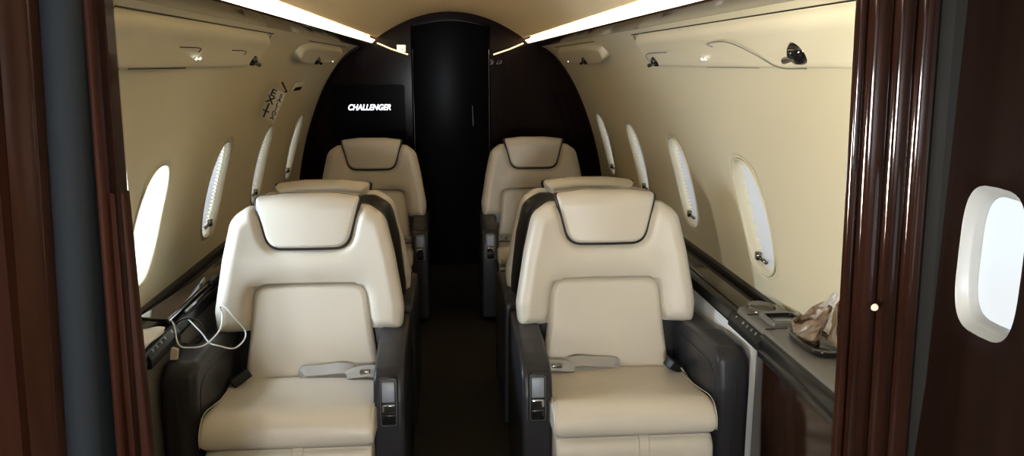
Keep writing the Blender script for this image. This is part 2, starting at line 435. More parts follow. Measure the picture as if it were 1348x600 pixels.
# monitor with the lit lettering
t = empty('monitor', (-.565, YB - .03, 1.14)); tag(t, 'black glossy bulkhead monitor lit with white slanted capital lettering', 'monitor')
mb = MB(); mb.prism(rrect(-.245, .245, -.20, .17, .02), -.012, .028, 'Y'); mb.build('housing', 'door', t)
mb = MB(); mb.prism(rrect(-.225, .225, -.175, .150, .012), -.0135, -.0115, 'Y'); mb.build('screen', 'door', t)
text_mesh('lettering', 'CHALLENGER', .0535, 'letters', t, Matrix.Translation((.003, -.0165, .018)) @ Matrix.Rotation(PI / 2, 4, 'X'), bold=.0018, shear=.28, sx=.86, spacing=1.02)
# lit sign by the top left of the doorway
t = empty('emergency_sign', (-.335, YB - .012, 1.553)); tag(t, 'small square lit sign on dark wood left of the doorway top', 'sign')
mb = MB(); mb.prism(rrect(-.031, .031, -.026, .026, .005), -.008, .01, 'Y'); mb.build('sign_frame', 'chrome', t, bevel=.002)
mb = MB(); mb.prism(rrect(-.027, .027, -.022, .022, .004), -.0095, -.007, 'Y'); mb.build('sign_face', 'sign_lit', t)
mb = MB(); mb.tube([(-.018, -.011, .006), (-.004, -.011, .010), (.006, -.011, .002), (.018, -.011, .006)], .0016, 6)
mb.box(.004, .016, -.012, -.0095, -.012, -.004); mb.build('pictogram', 'icon', t)
# no smoking / belt symbols right of the doorway
t = empty('placard', (.300, YB - .006, 1.462)); tag(t, 'tiny round and triangular warning symbols right of the dark doorway', 'placard')
mb = MB(); n = 24
mb.grid([[(-.026 + r * math.cos(2 * PI * k / n), -.004 - .001 * (r > .012), r * math.sin(2 * PI * k / n)) for k in range(n)] for r in (.012, .0165)], close_v=True)
mb.tube([(-.036, -.006, .009), (-.016, -.006, -.009)], .0022, 6); mb.build('smoking_symbol', 'icon', t)
mb = MB(); mb.tube([(.012, -.006, -.012), (.028, -.006, .014), (.034, -.006, -.012), (.012, -.006, -.012)], .002, 6); mb.tube([(.042, -.006, -.01), (.046, -.006, .012)], .003, 6)
mb.build('belt_symbol', 'icon', t)

# ------------------------------------------------------------------ overhead service panels
def overhead(side, ya, yb, z0, z1, name_label, group, big):
    """shallow moulding following the liner between heights z0 and z1"""
    root = empty('overhead_panel', (0, 0, 0)); tag(root, name_label, 'overhead panel', group)
    L = yb - ya; zc = (z0 + z1) / 2
    mb = MB(); nu, nv = 60, 18
    rows_o = []
    def outline(u):     # half-span factor at a given y fraction
        e = (.16 if big else .42) / L
        t = min(u, 1 - u)
        if big and u < .5: t = 1
        return 1. if t > e else math.sqrt(max(0, 1 - (1 - t / e) ** 2)) * .80 + .20
    rows = []
    for i in range(nu + 1):
        u = i / nu; u = .5 - .5 * math.cos(PI * u); y = ya + L * u; k = outline(u); row = []
        hz = (z1 - z0) / 2
        for j in range(nv + 1):
            v = -1 + 2 * j / nv; v = math.sin(v * PI / 2)
            z = (z1 + (z0 - z1) * (.5 - .5 * v) ) if k == 1 else z1 - (z1 - z0) * ((.5 - .5 * v) * (k * .8 + .2 * k)) - (1 - k) * .03
            ed = min(1., (1 - abs(v)) / .30); eu = min(1., min(u if not (big) else 1, 1 - u) / (.025))
            h = (.027 if big else .026) * math.sqrt(max(0, 1 - (1 - ed) ** 2)) * math.sqrt(max(0, 1 - (1 - eu) ** 2))
            # lower part stands further in, giving a downward facing panel
            h += (.016 * (.5 - .5 * v) * ed) * min(1, eu)
            row.append(wp(side, z, y, -h + .002))
        rows.append(row)
    mb.grid(rows); mb.build('panel_shell', 'psu', root, auto=False)
    mb = MB()
    edge = [Vector(wp(side, PROF[-1][1] if False else z1 + .003, ya + L * (.02 + .96 * i / 30) , -.001)) for i in range(31)]
    mb.tube(edge, .0022, 6); mb.build('seam', 'ledge', root)
    return root
def surf_pt(side, z, y, off): return wp(side, z, y, off)
def gasper(root, side, y, z, s=1., flip=1):
    """dark glossy eyeball air outlet standing out of the panel"""
    c = Vector(wp(side, z, y, -.042)); n = wn(z); N = Vector((-side * n[0], 0, -n[1]))
    up = N; q = up.to_track_quat('Z', 'Y').to_matrix().to_4x4()
    Mx = Matrix.Translation(c) @ q
    mb = MB(); mb.lathe([(.002, .010), (.011, .009), (.019, .002), (.023, -.006), (.024, -.014)], M4=Mx @ Matrix.Scale(s, 4), n=20)
    g = mb.build('air_outlet', 'black_gloss', root)
    mb = MB(); mb.tube([c + Vector((0, -.012 * flip, .0)) + N * .008, c + Vector((0, .030 * flip, .0)) + N * .014, c + Vector((0, .038 * flip, 0)) + N * .006], .006 * s, 8, rad=[.004, .008, .004])
    mb.build('nozzle', 'dark_chrome', g)
def reading(root, side, y, z, off=.043):
    c = Vector(wp(side, z, y, -off)); n = wn(z); N = Vector((-side * n[0], 0, -n[1])); q = N.to_track_quat('Z', 'Y').to_matrix().to_4x4()
    mb = MB(); mb.lathe([(.0005, .003), (.0035, .002), (.0045, -.002)], M4=Matrix.Translation(c) @ q, n=14); mb.build('reading_light', 'lamp', root)
def seamline(root, side, pts, r=.0013, m='ledge_gray', off=.0405):
    mb = MB(); P = crom(pts, 6); mb.tube([wp(side, z, y, -off) for y, z in P], r, 6); mb.build('door_seam', m, root)
def slot(root, side, ya, yb, z, w=.012, off=.030, m='ledge'):
    mb = MB()
    mb.grid([[wp(side, z + dz, y, -off - e) for dz, e in ((-w, .002), (-w * .6, .006), (w * .6, .006), (w, .0))] for y in [ya + (yb - ya) * i / 6 for i in range(7)]])
    mb.build('vent_slot', m, root)
pr_ = overhead(1, 1.28, 3.02, 1.452, 1.553, 'long cream overhead panel high on the right wall over the front windows', 'overhead service panels', True)
gasper(pr_, 1, 2.86, 1.482, .9); gasper(pr_, 1, 1.66, 1.495, 1.25); reading(pr_, 1, 2.26, 1.492); reading(pr_, 1, 2.29, 1.492)
seamline(pr_, 1, [(2.90, 1.475), (2.92, 1.50), (2.84, 1.515), (2.6, 1.516)]); seamline(pr_, 1, [(2.12, 1.525), (2.13, 1.535), (1.98, 1.535), (1.88, 1.50), (1.80, 1.468), (1.66, 1.466)])
slot(pr_, 1, 1.95, 2.35, 1.462, .004, .026, 'ledge_gray')
seamline(pr_, 1, [(2.90, 1.556), (3.00, 1.548), (3.035, 1.52), (3.03, 1.485), (2.97, 1.458), (2.85, 1.450)], .0022, 'ledge_gray', .001)
pl_ = overhead(-1, 1.28, 3.02, 1.452, 1.553, 'long cream overhead panel high on the left wall over the front windows', 'overhead service panels', True)
gasper(pl_, -1, 2.90, 1.485, .9); reading(pl_, -1, 2.22, 1.492); reading(pl_, -1, 2.25, 1.493)
seamline(pl_, -1, [(2.50, 1.520), (2.66, 1.520), (2.69, 1.508)], m='ledge'); seamline(pl_, -1, [(2.02, 1.520), (2.18, 1.520), (2.20, 1.508)], m='ledge')
slot(pl_, -1, 1.84, 2.24, 1.462, .007, .026)
seamline(pl_, -1, [(2.90, 1.556), (3.00, 1.548), (3.035, 1.52), (3.03, 1.485), (2.97, 1.458), (2.85, 1.450)], .0022, 'ledge_gray', .001)
for side, w in ((1, 'right'), (-1, 'left')):
    p = overhead(side, 3.75, 5.15, 1.462, 1.550, 'short rounded overhead panel far back on the %s wall near the bulkhead' % w, 'overhead service panels', False)
    gasper(p, side, 4.30, 1.490, 1.0); reading(p, side, 4.85, 1.492); slot(p, side, 4.35, 4.75, 1.474, .006, .024)

# ------------------------------------------------------------------ exit placard and its recessed latch
def frame_on_wall(side, z, y, off=0.):
    """matrix: local x along the cabin, y up the wall, z into the cabin"""
    n = wn(z); N = Vector((-side * n[0], 0, -n[1])); X = Vector((0, 1, 0)) if side < 0 else Vector((0, -1, 0)); Yv = N.cross(X)
    c = Vector(wp(side, z, y, off)); m = Matrix((X, Yv, N)).transposed().to_4x4(); m.translation = c; return m
t = empty('exit_placard', (-.818, 3.70, 1.270)); t.rotation_euler = (PI / 2, math.radians(25), 0)
tag(t, 'tilted ivory exit placard hanging on the left wall above the third window', 'placard')
mb = MB(); mb.prism(rrect(-.037, .037, -.072, .072, .004), -.003, .003, 'Z'); mb.build('plate', 'sign', t, bevel=.0012)
text_mesh('exit_lettering', 'E\nX\nI\nT', .046, 'ink', t, Matrix.Translation((-.014, -.001, .0036)), bold=.0012, line=.74, sx=1.05, ext=.0003)
text_mesh('salida_lettering', 'S\nA\nL\nI\nD\nA', .026, 'ink', t, Matrix.Translation((.022, -.001, .0036)), bold=.0008, line=.82, sx=1.0, ext=.0003)
mb = MB(); mb.tube([(.020, .064, -.004), (.034, .080, -.012), (-.005, .105, -.05)], .004, 6); mb.build('hook', 'ledge', t)
t2 = empty('latch_recess'); t2.matrix_world = frame_on_wall(-1, 1.335, 4.45, -.004)
tag(t2, 'recessed cream pull latch just above the tilted exit placard', 'latch')
mb = MB(); mb.prism(round_poly([(-.15, -.028), (.12, -.028), (.19, .022), (-.10, .022)], .015), -.002, .006, 'Z'); mb.build('bezel', 'psu', t2, bevel=.002)
mb = MB(); mb.prism(round_poly([(-.10, -.024), (.11, -.024), (.13, -.004), (-.07, -.004)], .006), .004, .0075, 'Z'); mb.build('pull', 'ledge', t2)

# ------------------------------------------------------------------ seats
def yb_(z): return .485 + (z - .37) * .125
OUT_BACK = round_poly([(-.316, .540), (.316, .540), (.322, .62), (.292, .80), (.262, .930), (.205, .968), (-.205, .968), (-.262, .930), (-.292, .80), (-.322, .62)],
                      [.030, .030, .08, .3, .07, .05, .05, .07, .3, .08])
OUT_LUMB = round_poly([(-.240, .355), (.240, .355), (.215, .53), (.196, .705), (-.196, .705), (-.215, .53)], [.02, .02, .3, .06, .06, .3], 9)
OUT_HEAD = round_poly([(-.134, .830), (.134, .830), (.180, 1.000), (.08, 1.012), (-.08, 1.012), (-.180, 1.000)], [.060, .060, .012, .2, .2, .012], 9)
OUT_SHELL = round_poly([(-.292, .22), (.292, .22), (.306, .60), (.288, .80), (.262, .925), (.20, .962), (-.20, .962), (-.262, .925), (-.288, .80), (-.306, .60)],
                       [.03, .03, .2, .2, .08, .05, .05, .08, .2, .2])
def make_seat(A):
    """A = -1: aisle armrest on local -x; +1: on local +x. Local -y is the front of the seat."""
    root = empty('cabin_seat')
    B = -A
    def base(x, z): return yb_(z) + .028 - .030 * (abs(x) / .3) ** 2.4
    def disp(X, Z, D):
        d, ins = seg_dist(X, Z, OUT_LUMB)
        sd = np.where(ins, d, -d)
        pocket = .040 * (1 / (1 + np.exp(-np.clip((sd - .000) / .0045, -40, 40))))
        soft = .007 * np.exp(-(np.clip(-sd, 0, 1) / .022) ** 2)
        dh, ih = seg_dist(X, Z, OUT_HEAD); sh = np.where(ih, dh, -dh)
        hd = .026 * (1 / (1 + np.exp(-np.clip((sh + .013) / .0045, -40, 40))))
        wr = .0007 * np.sin(X * 41 + Z * 23) * np.exp(-((Z - .76) / .05) ** 2)
        puff = -.006 * np.exp(-((Z - .775) / .035) ** 2) * np.exp(-(X / .19) ** 4)
        return np.where((Z < .70) | ins, pocket, 0) + soft * (Z < .9) + hd + wr + puff
    pillow('backrest', OUT_BACK, .055, .050, .050, base, disp, 'leather', root, 110, 110, rb=.03)
    pillow('backrest_welt', [(x * 1.004, .752 + (z - .752) * 1.004) for x, z in OUT_BACK], .010, .012, .012, lambda x, z: base(x, z) + .012, None, 'leather', root, 40, 40)
    def lb(x, z): return yb_(z) + .018 - .004 * (x / .2) ** 2
    def ld(X, Z, D): return -.012 * np.exp(-((Z - .50) / .13) ** 2) * np.clip(1 - (X / .24) ** 2, 0, 1) + .0012 * np.sin(X * 30 + Z * 50) * np.exp(-((Z - .40) / .04) ** 2)
    lm = [(x * .985, .53 + (z - .53) * .985) for x, z in OUT_LUMB]
    pillow('lumbar_panel', lm, .030, .03, .022, lb, ld, 'leather', root, 60, 60)
    # headrest with dark edge
    def hb(x, z): return yb_(z) - .012 + .018 * (abs(x) / .18) ** 2 + .030 * np.clip((z - .96) / .05, 0, 1) ** 2
    pillow('headrest_piping', [(x * 1.05, 1.005 - (1.005 - z) * 1.055) for x, z in OUT_HEAD], .020, .006, .010, lambda x, z: hb(x, z) + .002, None, 'piping', root, 40, 40)
    h = pillow('headrest', OUT_HEAD, .022, .115, .014, lambda x, z: hb(x, z) - .006, None, 'leather', root, 56, 56, rb=.028)
    mb = MB()     # stitched line just inside the lower edge
    st = [(x * .95, .92 + (z - .92) * .93) for x, z in OUT_HEAD if z < .9]
    st = sorted(st)
    # shell
    def sb(x, z): return yb_(z) + .085
    pillow('seat_shell', OUT_SHELL, .02, .060, .05, sb, None, 'shell', root, 44, 44, rb=.06)
    # cushion: top outline in x,y, thickness in z
    oc = round_poly([(-.252, .0), (.252, .0), (.262, .47), (-.262, .47)], [.035, .035, .03, .03])
    def cz(x, y): return -(.345 + .0)
    rows = []
    mb = MB(); nx, ny = 40, 44
    # cross-section loop running over the front edge
    prof = [(.47, .34), (.47, .375), (.44, .388), (.36, .394), (.26, .402), (.17, .417), (.10, .431), (.065, .433), (.035, .426), (.012, .408), (.0, .385), (.0, .362), (.010, .348), (.04, .343), (.25, .34)]
    P = crom(prof, 6)
    for i in range(nx + 1):
        u = -1 + 2 * i / nx; u = math.sin(u * PI / 2); k = math.sqrt(max(0, 1 - ((abs(u) - .90) / .10) ** 2)) if abs(u) > .90 else 1.
        row = []
        for (y, z) in P:
            w = .252 + .010 * y / .47; cx, cz_ = .24, .383
            crown = .010 * (1 - u * u) * (1 if z > .38 else 0)
            kk = .62 + .38 * k
            row.append((w * u, cx + (y - cx) * (.955 + .045 * k), cz_ + (z - cz_) * kk + crown * min(1, max(0, (z - .38) / .02))))
        rows.append(row)
    mb.grid(rows, close_v=True); n0 = len(P)
    mb.f.append(tuple(range(n0))); mb.f.append(tuple(reversed(range(nx * n0, nx * n0 + n0))))
    cu = mb.build('seat_cushion', 'leather', root, auto=False)
    mb = MB()     # side welt seam of the cushion
    for S in (1, -1):
        mb = MB(); mb.tube([(S * .2475, y, z + .002) for y, z in P if z > .352 and y < .40], .0013, 6); mb.build('seam', 'leather', cu)
    # leg rest
    prof = [(.30, .335), (.06, .335), (.025, .328), (.008, .308), (.004, .27), (.010, .16), (.03, .10), (.06, .09), (.30, .09)]
    P = crom(prof, 5); rows = []
    for i in range(31):
        u = math.sin((-1 + i / 15) * PI / 2); k = math.sqrt(max(0, 1 - ((abs(u) - .9) / .1) ** 2)) if abs(u) > .9 else 1.
        rows.append([(.243 * u, .15 + (y - .15) * (.94 + .06 * k), .2 + (z - .2) * (.92 + .08 * k)) for y, z in P])
    mb = MB(); mb.grid(rows, close_v=True); n0 = len(P); mb.f.append(tuple(range(n0))); mb.f.append(tuple(reversed(range(30 * n0, 31 * n0))))
    lr = mb.build('leg_rest', 'leather', root, auto=False)
    mb = MB(); pts = [(y, z) for y, z in P if y < .2 and z > .1]
    mb.grid([[(x, y - .003 * (1 if e else 0), z + .004 * e) for (y, z) in pts] for x, e in ((.010 * 1 - .001, 0), (.012, 1), (.040, 1), (.043, 0))])
    mb.build('strap', 'leather', lr)
    # base
    mb = MB(); mb.box(-.22, .22, .10, .60, 0.0, .335); mb.build('seat_base', 'black', root, bevel=.02)
    # aisle armrest
    xa, xb = (.243, .338)
    prof = [(.100, .015), (.104, .36), (.112, .44), (.135, .500), (.17, .522), (.24, .533), (.34, .545), (.47, .552), (.62, .555), (.68, .53), (.68, .015)]
    prof = round_poly(prof, [.0, .1, .1, .05, .05, .2, .2, .2, .06, .06, 0], 4)
    mb = MB(); mb.prism(prof, A * xa, A * xb, 'X'); ar = mb.build('armrest', 'dark_leather', root, bevel=.013, seg=3)
    xc = A * (xa + xb) / 2
    mb = MB(); mb.prism(rrect(-.029, .029, -.080, .075, .012), -.006, .012, 'Y')
    bz = mb.build('control_bezel', 'black', ar, bevel=.002); T = Matrix.Translation((xc, .108, .438)) @ Matrix.Rotation(math.radians(-4), 4, 'X')
    bz.data.transform(T)
    def on(mb, nm, mt, par, bev=.001):
        o = mb.build(nm, mt, par, bevel=bev); o.data.transform(T); return o
    mb = MB(); out = rrect(-.026, .026, -.077, .070, .010); inn = rrect(-.0225, .0225, -.074, .067, .008)
    mb.grid([[(p[0], -.0065, p[1]) for p in out], [(p[0], -.009, p[1]) for p in out], [(p[0], -.009, p[1]) for p in inn], [(p[0], -.0065, p[1]) for p in inn]], close_v=True); on(mb, 'bezel_ring', 'chrome', bz, 0)
    mb = MB(); mb.prism([(-.0075, .064), (-.012, .055), (-.012, .004), (-.0075, -.002)], -.019, .019, 'X'); on(mb, 'recline_button', 'button', bz)
    mb = MB(); mb.prism([(-.0075, -.004), (-.017, -.008), (-.013, -.030), (-.0075, -.032)], -.019, .019, 'X'); on(mb, 'recline_lever', 'chrome', bz)
    mb = MB(); mb.prism([(-.0075, -.038), (-.012, -.042), (-.012, -.070), (-.0075, -.072)], -.019, .019, 'X'); on(mb, 'call_button', 'black_gloss', bz)
    # wall side armrest, wider and rounder
    xa, xb = (.266, .372)
    prof = [(.06, .015), (.062, .46), (.075, .555), (.12, .582), (.30, .575), (.47, .550), (.62, .540), (.68, .51), (.68, .015)]
    prof = round_poly(prof, [0, .1, .035, .05, .2, .2, .06, .06, 0], 5)
    mb = MB(); mb.prism(prof, B * xa, B * xb, 'X'); aw = mb.build('armrest', 'dark_leather', root, bevel=.024, seg=4)
    mb = MB()
    q = [(.10, .30), (.10, .46), (.14, .515), (.26, .515), (.47, .505)]
    mb.tube([(B * (xa - .001), y, z) for y, z in crom(q, 6)], .0022, 6); mb.build('stitched_seam', 'dark_leather', aw)
    mb = MB(); mb.tube([(B * (xa + .055), .058, z) for z in (.10, .30, .50)] , .0028, 8); mb.build('edge_seam', 'dark_leather', aw)
    # seat belt lying in the crease
    belt = MB()
    def ribbon(pts, w, thick=.0022, tilt=0.):
        P = crom(pts, 7); rows = []
        for i, p in enumerate(P):
            d = Vector(P[min(i + 1, len(P) - 1)]) - Vector(P[max(i - 1, 0)]); d.normalize()
            c = d.cross(Vector((0, math.sin(tilt + .0 * i), math.cos(tilt)))).normalized(); nn = d.cross(c).normalized()
            a = Vector(p)
            rows.append([a - c * w + nn * thick, a + c * w + nn * thick, a + c * w - nn * thick, a - c * w - nn * thick])
        belt.grid(rows, close_v=True)
    ribbon([(A * .262, .425, .402), (A * .20, .43, .404), (A * .10, .435, .404), (A * -.01, .44, .404), (A * -.024, .44, .409), (A * -.01, .44, .414), (A * .04, .438, .417), (A * .10, .432, .424), (A * .135, .43, .420), (A * .15, .43, .408)], .020, tilt=-.75)
    ribbon([(A * .125, .41, .408), (A * .155, .415, .420), (A * .19, .42, .424), (A * .225, .42, .423), (A * .25, .43, .413), (A * .262, .44, .405)], .014, tilt=-.5)
    ribbon([(A * .13, .40, .407), (A * .17, .40, .411), (A * .20, .395, .416), (A * .235, .395, .410)], .010, tilt=-.9)
    sbt = belt.build('seat_belt', 'strap', root)
    mb = MB(); mb.box(A * .19 - .018, A * .19 + .018, .393, .412, .414, .426); mb.build('belt_tongue', 'dark_chrome', sbt, bevel=.003)
    mb = MB(); mb.prism(round_poly([(-.020, -.016), (.020, -.016), (.023, .016), (-.023, .016)], .005), -.034, .034, 'X')
    bk = mb.build('belt_buckle', 'black', root, bevel=.004); bk.data.transform(Matrix.Translation((B * .222, .385, .418)) @ Matrix.Rotation(B * .55, 4, 'Y') @ Matrix.Rotation(.5, 4, 'Z'))
    mb = MB(); mb.prism([(-.014, -.003), (.014, -.003), (.014, .003), (-.014, .003)], -.02, .03, 'X')
    bs = mb.build('buckle_stem', 'strap', bk); bs.data.transform(Matrix.Translation((B * .252, .385, .400)) @ Matrix.Rotation(B * .9, 4, 'Y'))
    return root
sA = make_seat(-1); sB = make_seat(1)
seats = [
    (sA, .520, 2.20, 0, 'front right beige leather seat facing forward beside the wide clear wall', False),
    (sB, -.520, 2.20, 0, 'front left beige leather seat facing forward with white cable over its armrest', False),
    (sB, .515, 3.69, PI, 'beige leather seat standing back to back behind the front right seat', True),
    (sA, -.515, 3.69, PI, 'beige leather seat standing back to back behind the front left seat', True),
    (sA, .490, 4.30, 0, 'rearmost right beige seat in shadow before the dark bulkhead', True),
    (sB, -.490, 4.30, 0, 'rearmost left beige seat in shadow below the lit lettering', True)]
for proto, x, y, rz, lab, cp in seats:
    o = copy_tree(proto) if cp else proto
    o.location = (x, y, 0); o.rotation_euler = (0, 0, rz)
    tag(o, lab, 'seat', 'beige leather cabin seats')

# ------------------------------------------------------------------ side ledges
def ledge(S, label):
    root = empty('side_ledge', (0, 0, 0)); tag(root, label, 'side ledge', 'side ledges under the windows')
    xi = .895
    def X(x): return S * x
    mb = MB()
    # continuous ledge body: channel next to the wall
    prof = [(xi + .004, .598), (xi - .004, .612), (xi, .640), (xi + .012, .648), (xi + .030, .648), (1.000, .648), (1.005, .630), (1.035, .630), (1.040, .655), (1.058, .660), (1.055, .60), (1.0, .598)]
    mb.prism([(X(a), b) for a, b in prof], 1.68 if S > 0 else 1.30, 5.57, 'Y'); mb.build('worktop', 'ledge', root, bevel=.003, seg=2)
    # glossy inset table leaf
    ya, yb = (2.44, 3.06) if S > 0 else (2.70, 3.25)
    for a, b in ((ya, yb), (3.5, 4.3)):
        mb = MB(); mb.prism(rrect(X(.925) if S > 0 else X(.990), X(.990) if S > 0 else X(.925), a, b, .015), .646, .653, 'Z'); mb.build('table_leaf', 'wood_table', root, bevel=.0015)
    # inner fascia rail with switches
    mb = MB(); mb.prism([(X(xi - .012), .600), (X(xi - .012), .628), (X(xi + .002), .652), (X(xi + .014), .652), (X(xi + .006), .598)], 2.215, 2.47, 'Y')
    sw = mb.build('switch_panel', 'black', root, bevel=.003)
    for i, yy in enumerate((2.25, 2.285, 2.32, 2.355, 2.415)):
        mb = MB(); mb.lathe([(.0005, .004), (.005, .003), (.0065, -.002)], n=12)
        b = mb.build('button', 'steel' if i < 4 else 'chrome', sw); b.data.transform(Matrix.Translation((X(xi - .003), yy, .643)) @ Matrix.Rotation(-S * .95, 4, 'Y') @ Matrix.Diagonal((1, .7, 1, 1)))
    # side panel below, perforated face; left copy has shade in its colour
    mb = MB(); mb.prism([(X(.906), .03), (X(.926), .03), (X(.926), .60), (X(.906), .60)], 2.315 if S > 0 else 2.10, 3.4, 'Y'); mb.build('perforated_panel', 'perf' if S > 0 else 'perf_shaded', root, bevel=.002)
    mb = MB(); mb.prism([(X(.930), .02), (X(.950), .02), (X(.950), .60), (X(.930), .60)], 3.41, 5.55, 'Y'); mb.build('rear_panel', 'ledge', root)
    return root
lgR = ledge(1, 'dark side ledge with switches and cup ring along the right wall')
lgL = ledge(-1, 'dark side ledge with raised table leaf along the left wall')
# grey console section with ring and square recess, wood cabinet face (right)
mb = MB(); mb.prism([(.896, .640), (.905, .668), (.93, .676), (1.040, .676), (1.052, .664), (1.05, .640)], 1.68, 2.44, 'Y'); cs = mb.build('console_top', 'ledge_gray', lgR, bevel=.004)
mb = MB(); n = 28; c = (.968, 2.395)
mb.grid([[(c[0] + r * .9 * math.cos(2 * PI * k / n), c[1] + r * 1.25 * math.sin(2 * PI * k / n), z) for k in range(n)] for r, z in ((.052, .677), (.050, .684), (.043, .684), (.040, .674), (.036, .660), (.001, .659))], close_v=True)
mb.build('cup_ring', 'dark_chrome', cs, auto=False)
mb = MB()
for k in range(5): mb.box(c[0] - .03, c[0] + .03, c[1] - .032 + .014 * k, c[1] - .027 + .014 * k, .668, .676)
mb.build('cup_grille', 'steel', cs)
mb = MB(); o_ = rrect(.925, 1.040, 2.215, 2.325, .012); i_ = rrect(.938, 1.028, 2.228, 2.312, .008)
cyx, cyy = .9825, 2.27
mb.grid([[(p[0], p[1], .676) for p in o_], [(p[0], p[1], .688) for p in o_], [(p[0], p[1], .688) for p in i_], [(p[0], p[1], .672) for p in i_]], close_v=True)
mb.build('recess_frame', 'ledge_gray', cs, bevel=.0015, seg=2)
mb = MB(); mb.grid([[(p[0], p[1], .6865) for p in rrect(.936, 1.030, 2.226, 2.314, .009)], [(p[0] * .94 + cyx * .06, p[1] * .94 + cyy * .06, .6885) for p in i_], [(p[0] * .9 + cyx * .1, p[1] * .9 + cyy * .1, .677) for p in i_]], close_v=True); mb.build('recess_edge', 'black', cs)
mb = MB(); mb.prism([(p[0] * .92 + cyx * .08, p[1] * .92 + cyy * .08) for p in i_], .676, .6785, 'Z'); mb.build('recess_mirror', 'steel', cs)
mb = MB(); mb.box(.898, 1.04, 2.196, 2.200, .674, .6775); mb.box(.898, 1.04, 2.338, 2.342, .674, .6775); mb.build('lid_seam', 'black', cs)
mb = MB(); mb.prism([(.900, .572), (.886, .585), (.884, .606), (.892, .612), (.888, .622), (.890, .652), (.902, .658), (.925, .572)], 1.60, 2.215, 'Y'); mb.build('fascia_rail', 'ledge', lgR, bevel=.003)
mb = MB(); mb.prism([(.922, .0), (.922, .585), (.95, .585), (.95, .0)], 1.60, 2.31, 'Y'); cb = mb.build('cabinet_door', 'wood_brown', lgR, bevel=.003)
# tray with the open foil bag
t = empty('tray', (.985, 2.045, .678)); tag(t, 'black oval tray set on the grey console beside the right wood pillar', 'tray')
n = 40
def sq(r, a): return (r * .055 * math.copysign(abs(math.cos(a)) ** .6, math.cos(a)), r * .105 * math.copysign(abs(math.sin(a)) ** .6, math.sin(a)))
mb = MB(); mb.grid([[(*sq(r, 2 * PI * k / n), z) for k in range(n)] for r, z in ((.02, .004), (.85, .004), (.93, .010), (1.0, .020), (1.05, .021), (1.06, .017), (.98, .001), (.9, .0), (.02, .0))], close_v=True)
mb.build('tray_dish', 'black_gloss', t, auto=False)
mb = MB(); mb.tube([(*sq(1.055, 2 * PI * k / n), .021) for k in range(n + 1)], .0018, 6, caps=False); mb.build('tray_rim', 'dark_chrome', t)
bag = empty('foil_bag', (.975, 2.075, .684)); tag(bag, 'crumpled open silver and brown foil bag standing in the black tray', 'bag')
def crumple(x, y, z, a=.006):
    return a * (math.sin(37 * x + 51 * z + 1.3) + .7 * math.sin(83 * x - 61 * z + y * 90) + .5 * math.sin(140 * z + 97 * y))
rng = random.Random(11)
rows = []
for i in range(14):      # crumpled pouch, open towards the aisle
    u = i / 13 * 2 * PI; row = []
    for j in range(7):
        v = j / 6; rx = .034 + .012 * v; ry = .046 + .018 * v
        top = .050 + .055 * max(0, math.cos(u)) + .040 * max(0, -math.sin(u)) ** 2
        k = .75 + .3 * math.sin(v * PI / 2) if v < .8 else 1.0
        q = .007 * (.3 + v)
        row.append((rx * math.cos(u) * k + rng.uniform(-q, q), ry * math.sin(u) * k + rng.uniform(-q, q), top * v + (rng.uniform(-.006, .006) if j else 0)))
    rows.append(row)
for j in range(7): rows[-1][j] = rows[0][j]
mb = MB(); mb.grid(rows); mb.build('bag_body', 'foil', bag, smooth=False)
rows = []
for i in range(7):      # tall pointed back flap
    u = i / 6; row = []
    for j in range(7):
        v = j / 6; y = (.070 - .130 * u) * (1 - v * .80) - .036 * v
        row.append((.026 + .028 * v + rng.uniform(-.005, .005), y + rng.uniform(-.003, .003) * (1 - v), .035 + .118 * v + (rng.uniform(-.004, .004) if 0 < j < 6 else 0)))
    rows.append(row)
mb = MB(); mb.grid(rows); bf = mb.build('bag_flap', 'foil_white', bag, smooth=False); so = bf.modifiers.new('s', 'SOLIDIFY'); so.thickness = .0008
rows = []
for i in range(9):
    u = i / 8; row = []
    for j in range(9):
        v = j / 8; y = -.045 - .055 * u * (1 - v) - .012 * v; row.append((.030 + .012 * v + crumple(u * .1, v * .1, y, .002), y, .012 + .11 * v))
    rows.append(row)
mb = MB(); mb.grid(rows); b2 = mb.build('bag_side', 'bag_brown', bag, auto=False); so = b2.modifiers.new('s', 'SOLIDIFY'); so.thickness = .0008
mb = MB(); mb.lathe([(.0005, .034), (.012, .031), (.019, .022), (.017, .010), (.001, .006)], n=16); sn = mb.build('snack', 'snack', bag); sn.data.transform(Matrix.Translation((-.006, -.004, .014)) @ Matrix.Diagonal((1, 1.3, .9, 1)))

# left: raised glossy table leaf with chrome edge, paper, cables
t = empty('folding_table', (-.955, 2.69, .668)); tag(t, 'glossy dark wood folding table leaf with chrome edge on left ledge', 'table leaf')
mb = MB(); mb.prism(round_poly([(-.042, -.25), (.040, -.24), (.040, .25), (.00, .25)], .008), 0, .012, 'Z'); tt = mb.build('table_top', 'wood_table', t, bevel=.002); tt.data.transform(Matrix.Rotation(.16, 4, 'Y'))
mb = MB(); mb.tube([(.042, -.235, -.003), (.042, .245, -.003)], .0045, 10); mb.build('chrome_edge', 'chrome', t)
mb = MB(); mb.tube([(.052, -.10, -.014), (.052, .24, -.014)], .0045, 8); mb.build('slide_rail', 'steel', t)
mb = MB(); mb.prism(rrect(.035, .060, .20, .29, .008), -.022, .008, 'Z'); mb.build('hinge', 'black', t, bevel=.003)
mb = MB(); mb.prism([(-.896, .60), (-.892, .650), (-.92, .656), (-1.03, .656), (-1.03, .60)], 2.13, 2.42, 'Y'); mb.build('console_top', 'ledge', lgL, bevel=.004)
t = empty('paper_napkin', (-.955, 2.30, .658)); tag(t, 'white folded paper napkin on left ledge behind the dark partition', 'napkin')
mb = MB()
